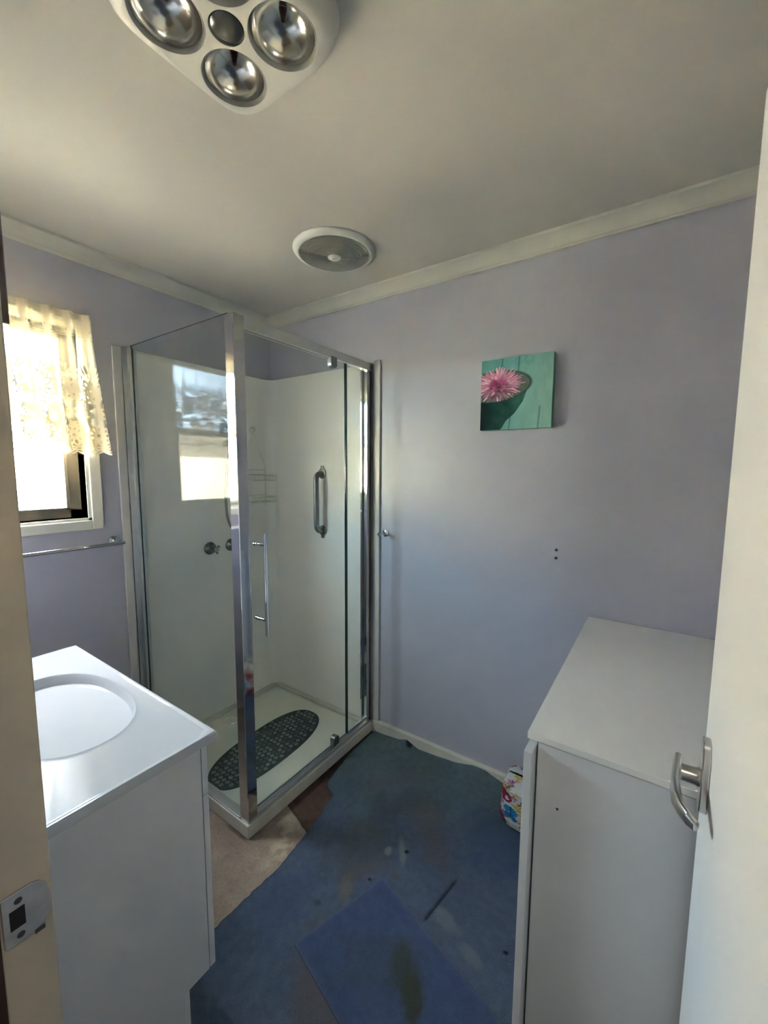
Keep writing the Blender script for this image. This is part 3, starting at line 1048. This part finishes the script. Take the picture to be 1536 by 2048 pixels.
# ------------------------------------------------------------------ curtain
def lace():
    m = bpy.data.materials.new('cream_lace')
    m.use_nodes = True
    t = m.node_tree
    t.nodes.clear()
    L = t.links.new
    o = t.nodes.new('ShaderNodeOutputMaterial')
    tr = t.nodes.new('ShaderNodeBsdfTransparent')
    df = t.nodes.new('ShaderNodeBsdfDiffuse'); df.inputs[0].default_value = (0.86, 0.76, 0.55, 1)
    tl = t.nodes.new('ShaderNodeBsdfTranslucent'); tl.inputs[0].default_value = (0.55, 0.46, 0.28, 1)
    mx = t.nodes.new('ShaderNodeMixShader'); mx.inputs[0].default_value = 0.018
    L(df.outputs[0], mx.inputs[1]); L(tl.outputs[0], mx.inputs[2])
    at = t.nodes.new('ShaderNodeAttribute'); at.attribute_name = 'alpha'
    co = t.nodes.new('ShaderNodeTexCoord')
    n = t.nodes.new('ShaderNodeTexNoise'); n.inputs['Scale'].default_value = 600
    L(co.outputs['Object'], n.inputs['Vector'])
    ad = t.nodes.new('ShaderNodeMath'); ad.operation = 'MULTIPLY_ADD'
    L(n.outputs['Fac'], ad.inputs[0]); ad.inputs[1].default_value = 0.12
    sb = t.nodes.new('ShaderNodeMath'); sb.operation = 'SUBTRACT'; sb.use_clamp = True
    L(at.outputs['Fac'], ad.inputs[2])
    L(ad.outputs[0], sb.inputs[0]); sb.inputs[1].default_value = 0.035
    m2 = t.nodes.new('ShaderNodeMixShader')
    L(sb.outputs[0], m2.inputs[0]); L(tr.outputs[0], m2.inputs[1]); L(mx.outputs[0], m2.inputs[2])
    L(m2.outputs[0], o.inputs[0])

    nu, nv = 620, 330
    s = np.linspace(0, 1, nu); v = np.linspace(0, 0.585, nv)
    Sg, V = np.meshgrid(s, v, indexing='ij')
    U = Sg * 0.98                                   # unrolled width
    tt = V / 0.585                                  # 0 bottom, 1 top
    yr = -0.955 * (1 - tt) + -1.008 * tt - 0.01 * tt * (1 - tt)
    yl = -1.622
    # gathered folds
    ph = 2 * PI * (9.5 * Sg + 0.25 * np.sin(5 * Sg) + .12 * (1 - tt) * np.sin(9 * Sg))
    amp = 0.010 + 0.008 * (1 - tt)
    Y = yl + (yr - yl) * Sg + 0.006 * np.sin(ph + 1.2)
    X = 0.043 + amp * np.sin(ph) + 0.012 * (1 - tt) * sstep(.85, 1, Sg)
    X = np.maximum(X, 0.019)
    Z = 1.538 + V
    # pattern, thread density
    al = np.full_like(U, 0.36)
    rng = random.Random(11)

    def paint(mask, val):
        np.maximum(al, np.clip(mask * 1.8, 0, 1) * val, out=al)

    def ring_ell(cx, cy, rx, ry, an, w, val, fill=0.0):
        i0 = max(int((cx - .03) / .98 * (nu - 1)), 0); i1 = min(int((cx + .03) / .98 * (nu - 1)) + 2, nu)
        j0 = max(int((cy - .03) / .585 * (nv - 1)), 0); j1 = min(int((cy + .03) / .585 * (nv - 1)) + 2, nv)
        if i0 >= i1 or j0 >= j1: return
        u = U[i0:i1, j0:j1] - cx; q = V[i0:i1, j0:j1] - cy
        c, s_ = math.cos(an), math.sin(an)
        d = np.sqrt(((u * c + q * s_) / rx) ** 2 + ((-u * s_ + q * c) / ry) ** 2)
        k = np.clip(np.exp(-(((d - 1) * min(rx, ry)) / w) ** 2) * 1.9, 0, 1) * max(val, .995) if val > .5 else 0 * d
        if fill: k = np.maximum(k, (d < 1) * 1.0)
        al[i0:i1, j0:j1] = np.maximum(al[i0:i1, j0:j1], k)
    P = 0.125
    for k in range(-1, 9):
        c0 = k * P + .06
        # flower medallions along the hem and above
        for (cyy, R, off) in ((0.085, .040, 0), (0.178, .042, P / 2), (0.272, .044, 0)):
            cu = c0 + off
            ring_ell(cu, cyy, .010, .010, 0, .0036, .99)
            for q in range(9):
                a = 2 * PI * q / 9
                ring_ell(cu + R * .72 * math.cos(a), cyy + R * .72 * math.sin(a), .0140, .0088, a, .0036, .99)
        # leaves
        for q in range(26):
            ring_ell(c0 + rng.uniform(-.06, .06), rng.uniform(.12, .34), rng.uniform(.008, .014), rng.uniform(.004, .006), rng.uniform(0, PI), .0030, .98, .9 if rng.random() < .35 else 0)
        for q in range(8):
            a = PI * (0.1 + .8 * q / 7)
            ring_ell(c0 + .045 * math.cos(a), .315 + .045 * math.sin(a), .013, .0035, a, .0018, .95, .75)
        # sprigs in the header
        ring_ell(c0, .505, .016, .011, 0, .003, .05)
    # swags above the hem
    um = (U % P) - P / 2
    for R0, w in ((.052, .0030), (.062, .0026)):
        d = np.sqrt(um ** 2 + (V - 0.085) ** 2)
        paint(np.exp(-((d - R0) / w) ** 2) * (V < .085), 1.0)
    # scalloped edge
    sc = 0.014 * (1 - np.abs(np.sin(PI * U / 0.0625)) ** .8)
    paint(np.exp(-((V - sc - .003) / .0042) ** 2), 1.0)
    paint(np.exp(-((V - sc - .016) / .0026) ** 2), .8)
    al[V < sc] = 0.0
    # close-woven header with eyelets
    hd = sstep(.485, .497, V)
    al = np.maximum(al, hd * .80)
    for zc in (.488, .535, .551):
        al = np.maximum(al, np.exp(-((V - zc) / .0025) ** 2) * .98)
    hole = (np.sin(2 * PI * U / 0.011) > .2) & (np.abs(V - .512 - .006 * np.sin(2 * PI * U / .06)) < .0045) & (np.sin(2 * PI * U / .12) > -.1)
    al[hole] = .12
    # fold overlaps look denser
    dens = np.clip(np.cos(ph), 0, 1) ** 7
    al = np.clip(al + dens * .85, 0, 1) * (V >= sc)
    o_ = grid_mesh('lace_curtain', np.stack([X, Y, Z], -1), m, attrs={'alpha': al})
    tag(o_, 'cream floral lace cafe curtain hanging over the window', 'curtain')
    rod = MB().tube([(0.030, -1.624, 2.095), (0.030, -1.012, 2.095)], 0.005, 12).build('curtain_rod', M_arch)
    tag(rod, 'thin rod through the top hem of the lace curtain', 'curtain rod')


lace()


# ------------------------------------------------------------------ wall fittings
def rails():
    t = thing('towel_rail', 'chrome towel rail under the window', 'towel rail', (0.0, -1.2, 1.14))
    MB().tube([(0.070, -1.52, 1.142), (0.070, -0.928, 1.142)], 0.0085, 16).build('bar', M_chrome, t)
    for y in (-0.948, -1.50):
        m = MB()
        m.lathe([(0.021, 0), (0.020, 0.006), (0.009, 0.010), (0.0085, 0.070)], (0.0, y, 1.146), (1, 0, -0.02), 24)
        m.build('bracket', M_satin, t)
    k = thing('robe_hook', 'small chrome knob hook on the wall next to the shower', 'hook', (0.893, 0, 1.146))
    m = MB()
    m.lathe([(0.019, 0), (0.018, 0.005), (0.009, 0.008), (0.0055, 0.012), (0.0055, 0.05)], (0.893, 0, 1.146), (0, -1, 0), 24)
    m.build('flange', M_chrome, k)
    m = MB()
    m.lathe([(0, -0.011)] + [(0.011 * math.sin(PI * i / 10), -0.011 * math.cos(PI * i / 10)) for i in range(1, 10)] + [(0, 0.011)], (0.893, -0.058, 1.146), (0, -1, 0), 24)
    m.build('knob', M_chrome, k)
    for z, nm in ((1.155, 'upper'), (1.121, 'lower')):
        o = MB().lathe([(0.006, 0), (0.005, 0.003), (0, 0.004)], (1.751, 0, z), (0, -1, 0.3), 12).build('wall_screw', M_screw)
        tag(o, nm + ' of two dark screw heads in the bare lavender wall', 'screw', 'screws below the canvas')


rails()


def canvas():
    c = thing('flower_canvas', 'square turquoise canvas print of a pink flower in a bowl', 'picture', (1.566, 0, 1.655))
    n = 240
    x0, x1, z0, z1 = 1.417, 1.714, 1.657, 1.953
    u = np.linspace(0, 1, n)
    U, V = np.meshgrid(u, u, indexing='ij')
    rgb = lambda r, g, b: np.array(lin(r, g, b)[:3])
    t1 = rgb(98, 158, 156); t2 = rgb(142, 184, 174); t3 = rgb(76, 142, 146)
    f = fbm(U * 1.0, V * .35, 3, 9)[..., None]
    w = np.clip(U * .9 + .2 * (f[..., 0] - .5), 0, 1)[..., None]
    C = t1 * (1 - w) + t2 * w
    C = C * (.82 + .36 * f)
    k = blob(U, V, .25, .95, .4, .12)
    C = C * (1 - .5 * k) + t3 * .5 * k
    dk = rgb(40, 96, 88)
    for uu, va, vb, sl in ((.535, .80, 1.0, .04), (.425, 0, .20, .10), (.825, 0, .30, .06), (.30, .88, 1, .05)):
        d = np.abs(U - (uu + sl * (V - va)))
        kk = (np.exp(-(d / .010) ** 2) * (V >= va) * (V <= vb))[..., None] * .7
        C = C * (1 - kk) + dk * kk
    # bowl
    ce, cv, ra, rb = .20, .615, .515, .215
    rim = ((U - ce) / ra) ** 2 + ((V - cv - .04 * (U - ce)) / rb) ** 2
    body_r = np.interp(V, [0, .02, .12, .22, .38, .57, .66], [.30, .32, .38, .50, .61, .675, .70])
    body = (U < body_r) & (V < .60) & ((rim < 1) | (V < cv))
    bc = rgb(22, 62, 60) * (1 - w) + rgb(58, 110, 96) * w
    bc = bc * (.45 + .8 * fbm(U, V, 19, 8)[..., None]) * (0.35 + 1.1 * np.clip(U / .6, 0, 1)[..., None])
    C = np.where(body[..., None], bc, C)
    inner = rim < 1
    ic = rgb(96, 110, 100) * (.6 + .8 * fbm(U, V, 23, 14)[..., None])
    C = np.where(inner[..., None], ic, C)
    kk = np.exp(-((np.sqrt(rim) - 1) / .035) ** 2)[..., None] * .8
    C = C * (1 - kk) + rgb(52, 78, 72) * kk
    # flower : layered petals
    rng = random.Random(8)
    fc, fv = .25, .63
    light = rgb(236, 178, 204); mid = rgb(206, 118, 160); deep = rgb(128, 28, 72)
    for layer, (R, npet) in enumerate(((.36, 46), (.29, 40), (.22, 32), (.15, 22), (.09, 12))):
        for q in range(npet):
            a = 2 * PI * (q + rng.random() * .6) / npet
            L = R * rng.uniform(.85, 1.08)
            ex_, ev = math.cos(a), math.sin(a) * .68
            du = (U - fc) * ex_ + (V - fv) * ev / .68 ** 1
            # ellipse petal in squashed space
            Xs = U - fc; Ys = (V - fv) / .68
            al = Xs * math.cos(a) + Ys * math.sin(a); ac = -Xs * math.sin(a) + Ys * math.cos(a)
            wd = .016 + .006 * layer * .3
            msk = (((al - L * .62) / (L * .40)) ** 2 + (ac / wd) ** 2) < 1
            tone = np.clip((al / L), 0, 1)[..., None]
            tip = (mid * .5 + light * .5 if rng.random() < .5 else light) if layer < 3 else (mid * .8 + deep * .2)
            pc = deep * (1 - tone) + tip * tone
            shade = rng.uniform(.7, 1.15)
            if math.sin(a) < -.3: shade *= rng.choice((.32, .5, 1.1))
            C = np.where((msk & ((V > .40 + .14 * U) | (rim < 1)))[..., None], pc * shade, C)
    k = blob(U, V, .19, .66, .05, .05)
    C = C * (1 - .5 * k) + deep * .5 * k
    k = ((U < .2) & (V < .42))[..., None] * .0
    X = x0 + U * (x1 - x0); Z = z0 + V * (z1 - z0)
    P = np.stack([X, np.full_like(X, -0.0355), Z], -1)
    grid_mesh('print', P, mat_attr('printed_canvas', 0.75, 0.05, 400, 0.15, 600, 0.2), c, {'Col': np.clip(C, 0, 1)}, smooth=False)
    MB().box(x0, x1, -0.0350, -0.0005, z0, z1, 0.0008).build('stretcher', mat('canvas_edge', lin(112, 162, 148), 0.8, var=0.1, vscale=20), c)


canvas()


def heater():
    c = thing('bathroom_heater', 'square white ceiling heater with four round heat lamps', 'heat lamp unit', (1.338, -1.228, 2.40))
    cx, cy, h = 1.338, -1.228, 0.180
    b = bmesh.new()
    N = 96
    prof = [(1.0, 2.400), (1.0, 2.392), (0.985, 2.380), (0.955, 2.360), (0.925, 2.348), (0.89, 2.343)]
    rings = []
    for f, z in prof:
        ring = []
        for k in range(N):
            a = 2 * PI * k / N
            ca, sa = math.cos(a), math.sin(a)
            n = 5.0
            r = (abs(ca) ** n + abs(sa) ** n) ** (-1 / n) * h * f
            ring.append(b.verts.new((cx + r * ca, cy + r * sa, z)))
        rings.append(ring)
    for A, B in zip(rings[:-1], rings[1:]):
        for k in range(N):
            j = (k + 1) % N
            b.faces.new((A[k], A[j], B[j], B[k]))
    b.faces.new(rings[0]); b.faces.new(rings[-1][::-1])
    bmesh.ops.recalc_face_normals(b, faces=b.faces[:])
    body = MB().add(b).build('faceplate', M_heater, c, angle=40)
    lamps = [(cx + sx * 0.0785, cy + sy * 0.0755) for sx in (-1, 1) for sy in (-1, 1)]
    cut = MB()
    for x, y in lamps:
        cut.lathe([(0.0, -0.02), (0.069, -0.02), (0.069, 0.0), (0.0655, 0.008), (0.0655, 0.052), (0, 0.052)], (x, y, 2.343), (0, 0, 1), 48)
    cut.lathe([(0, -0.02), (0.034, -0.02), (0.034, 0.014), (0, 0.014)], (cx, cy, 2.343), (0, 0, 1), 32)
    co = cut.build('cutter', M_heater, smooth=False)
    md = body.modifiers.new('holes', 'BOOLEAN')
    co.location = body.location
    body.parent = None
    body.location = (0, 0, 0); co.location = (0, 0, 0)
    md.object = co
    md.operation = 'DIFFERENCE'
    md.solver = 'EXACT'
    bpy.context.view_layer.update()
    dg = bpy.context.evaluated_depsgraph_get()
    me = bpy.data.meshes.new_from_object(body.evaluated_get(dg))
    body.modifiers.clear()
    body.data = me
    me.shade_smooth(); me.set_sharp_from_angle(angle=math.radians(40))
    bpy.data.objects.remove(co)
    body.parent = c
    body.location = -Vector(c.location)
    for x, y in lamps:
        # bowl-shaped silvered bulb: mirror reflector seen through its clear domed face
        pr = []
        for k in range(15):
            t = k / 14
            pr.append((0.0625 * math.sqrt(1 - (1 - t) ** 2) if k else 0.0, 0.046 * (1 - t) ** 1.0))
        pr = [(r, z) for r, z in pr]
        lb = MB().lathe(pr + [(0.0638, 0.001), (0.0638, 0.006)], (x, y, 2.350), (0, 0, 1), 48).build('heat_lamp', M_lampsilver, c)
        dome = [(0.0622 * math.cos(t * PI / 2 / 8), -0.013 * math.sin(t * PI / 2 / 8)) for t in range(9)]
        dome[-1] = (0, -0.013)
        MB().lathe(dome, (x, y, 2.351), (0, 0, 1), 48).build('lamp_face', M_lampglass, lb)
        MB().tube([(x, y, 2.394), (x, y, 2.375)], [0.008, 0.004], 12).build('filament', M_filament, lb)
    MB().lathe([(0, -0.004), (0.018, -0.003), (0.030, 0.002), (0.0325, 0.008), (0.0325, 0.013)], (cx, cy, 2.343), (0, 0, 1), 32).build('light_lens', M_lens, c)


M_lampsilver = mat('lamp_silvering', (0.80, 0.78, 0.74, 1), 0.17, metal=1.0, var=0.02)
M_lampglass = mat_glass('clear_lamp_glass', (0.93, 0.93, 0.92), 0.04)
M_filament = mat('lamp_neck', lin(92, 34, 22), 0.4)
M_lens = mat('smoky_lens', lin(72, 72, 68), 0.18, var=0.1)
heater()


def fan():
    cx, cy = 0.895, -0.403
    c = thing('exhaust_fan', 'round white ceiling exhaust fan with ringed grille', 'exhaust fan', (cx, cy, 2.40))
    MB().lathe([(0.172, 0), (0.172, -0.004), (0.168, -0.010), (0.154, -0.018), (0.148, -0.019), (0.146, -0.014), (0.146, 0)], (cx, cy, 2.40), (0, 0, 1), 72).build('rim', M_fan, c)
    m = MB()
    for k in range(20):
        r = 0.0290 + 0.0060 * k
        z = -0.030 + 0.010 * (k / 19) ** 2
        m.lathe([(r - .0016, z), (r + .0016, z), (r + .0016, z + .007), (r - .0016, z + .007)], (cx, cy, 2.40), (0, 0, 1), 72, close=True)
    for k in range(8):
        a = 2 * PI * k / 8
        m.tube([(cx + .02 * math.cos(a), cy + .02 * math.sin(a), 2.40 - .022), (cx + .146 * math.cos(a), cy + .146 * math.sin(a), 2.40 - .013)], 0.002, 6)
    m.build('grille', M_fangrille, c)
    MB().lathe([(0.146, -0.004), (0, -0.004)], (cx, cy, 2.40), (0, 0, 1), 48).build('cavity', M_fancav, c)
    hub = MB().lathe([(0.028, -0.022), (0.028, -0.030), (0.022, -0.0335), (0, -0.0345)], (cx, cy, 2.40), (0, 0, 1), 40).build('hub', M_fan, c)
    e = []
    for k in range(24):
        a = 2 * PI * k / 24
        e.append((cx + 0.010 * math.cos(a) * .8 - .004 * math.sin(a) * .6, cy + 0.010 * math.cos(a) * .6 + .004 * math.sin(a) * .8))
    MB().prism(e, 'xy', 2.3653, 2.3662).build('emblem', M_fangrille, hub)


M_fancav = mat('fan_cavity', (0.16, 0.155, 0.14, 1), 0.8)
fan()


# ------------------------------------------------------------------ floral bag
def bag():
    n1, n2 = 130, 90
    th = np.linspace(0, 2 * PI, n1); t = np.concatenate([np.linspace(0, 1, n2), np.linspace(1.01, 1.35, 34)])
    T, Hh = np.meshgrid(th, t, indexing='ij')
    # soft squarish pouch, tucked in at base, open pinched top
    rr = np.interp(Hh, [0, .03, .10, .25, .55, .85, 1.0], [.62, .80, .94, 1.0, 1.0, .97, .94])
    cap = np.clip((Hh - 1) / .35, 0, 1)
    n = 3.2
    c_, s_ = np.cos(T), np.sin(T)
    R = (np.abs(c_) ** n + np.abs(s_) ** n) ** (-1 / n)
    wob = 1 + .035 * (fbm(T * 2, Hh * 3, 3, 1.5) - .5) * 2
    bx, by, hx, hy, hz = 1.745, -0.142, 0.130, 0.098, 0.168
    X = bx + hx * R * c_ * rr * wob
    Y = by + hy * R * s_ * rr * wob
    Y = by + (Y - by) * (1 - .93 * cap ** 1.2)
    X = bx + (X - bx) * (1 - .10 * cap)
    Z = 0.016 + hz * np.minimum(Hh, 1) + .022 * np.sin(cap * PI / 2) + .005 * np.sin(T * 3) * np.minimum(Hh, 1) * (1 - cap)
    rgb = lambda r, g, b: np.array(lin(r, g, b)[:3])
    C = np.zeros(T.shape + (3,)) + rgb(206, 206, 202)
    A = T * 0.115                      # arc length approx
    B = Hh * hz
    rng = random.Random(21)
    cols = [rgb(120, 24, 56), rgb(150, 60, 92), rgb(96, 88, 140), rgb(190, 176, 60), rgb(84, 110, 60), rgb(206, 150, 160), rgb(110, 60, 110)]
    for k in range(190):
        ca, cb = rng.uniform(0, .72), rng.uniform(0.0, hz * 1.35)
        sz = rng.uniform(.009, .022)
        col = rng.choice(cols[:3] + cols)
        pet = rng.randint(4, 6); ph = rng.random() * 6
        da = A - ca; db = B - cb
        d = np.sqrt(da ** 2 + db ** 2); an = np.arctan2(db, da)
        msk = d < sz * (.62 + .42 * np.cos(pet * an + ph))
        C[msk] = col
        C[d < sz * .2] = rgb(220, 200, 120)
    # the blue butterfly facing the room and maroon flowers round it
    def put(Xp, Zp, fn, col):
        front = (Y < by - .02)
        m_ = fn(X - Xp, Z - Zp) & front
        C[m_] = col
    fx, fz = 1.672, 0.102
    put(fx - .024, fz + .052, lambda a, b: (a * a / .028 ** 2 + b * b / .02 ** 2) < 1, rgb(130, 24, 60))
    put(fx - .018, fz + .048, lambda a, b: (a * a / .008 ** 2 + b * b / .009 ** 2) < 1, rgb(206, 190, 206))
    put(fx - .040, fz - .05, lambda a, b: ((a + b * .6) ** 2 / .018 ** 2 + b * b / .03 ** 2) < 1, rgb(122, 26, 58))
    put(fx, fz, lambda a, b: (a * a / .034 ** 2 + b * b / .030 ** 2) < 1, rgb(212, 212, 208))
    for sgn in (-1, 1):
        put(fx, fz, lambda a, b: (((a - sgn * .015) / .017) ** 2 + ((b - .012 + sgn * a * .3) / .014) ** 2) < 1, rgb(40, 130, 186))
        put(fx, fz, lambda a, b: (((a - sgn * .014) / .016) ** 2 + ((b + .015 + sgn * a * .3) / .014) ** 2) < 1, rgb(34, 112, 168))
    put(fx, fz, lambda a, b: (np.abs(a) < .003) & (np.abs(b) < .024), rgb(30, 70, 110))
    P = np.stack([X, Y, Z], -1)
    # flat base
    lo = P[:, :1].copy(); lo[:, 0, 0] = bx; lo[:, 0, 1] = by; lo[:, 0, 2] = 0.0145
    P = np.concatenate([lo, P], 1)
    C = np.concatenate([C[:, :1], C], 1)
    o = grid_mesh('fabric_bag', P, mat_attr('printed_floral_fabric', 0.7, 0.06, 60, 0.1, 200), attrs={'Col': C})
    tag(o, 'white floral print bag with blue butterfly on the carpet by the cabinet', 'bag')


bag()
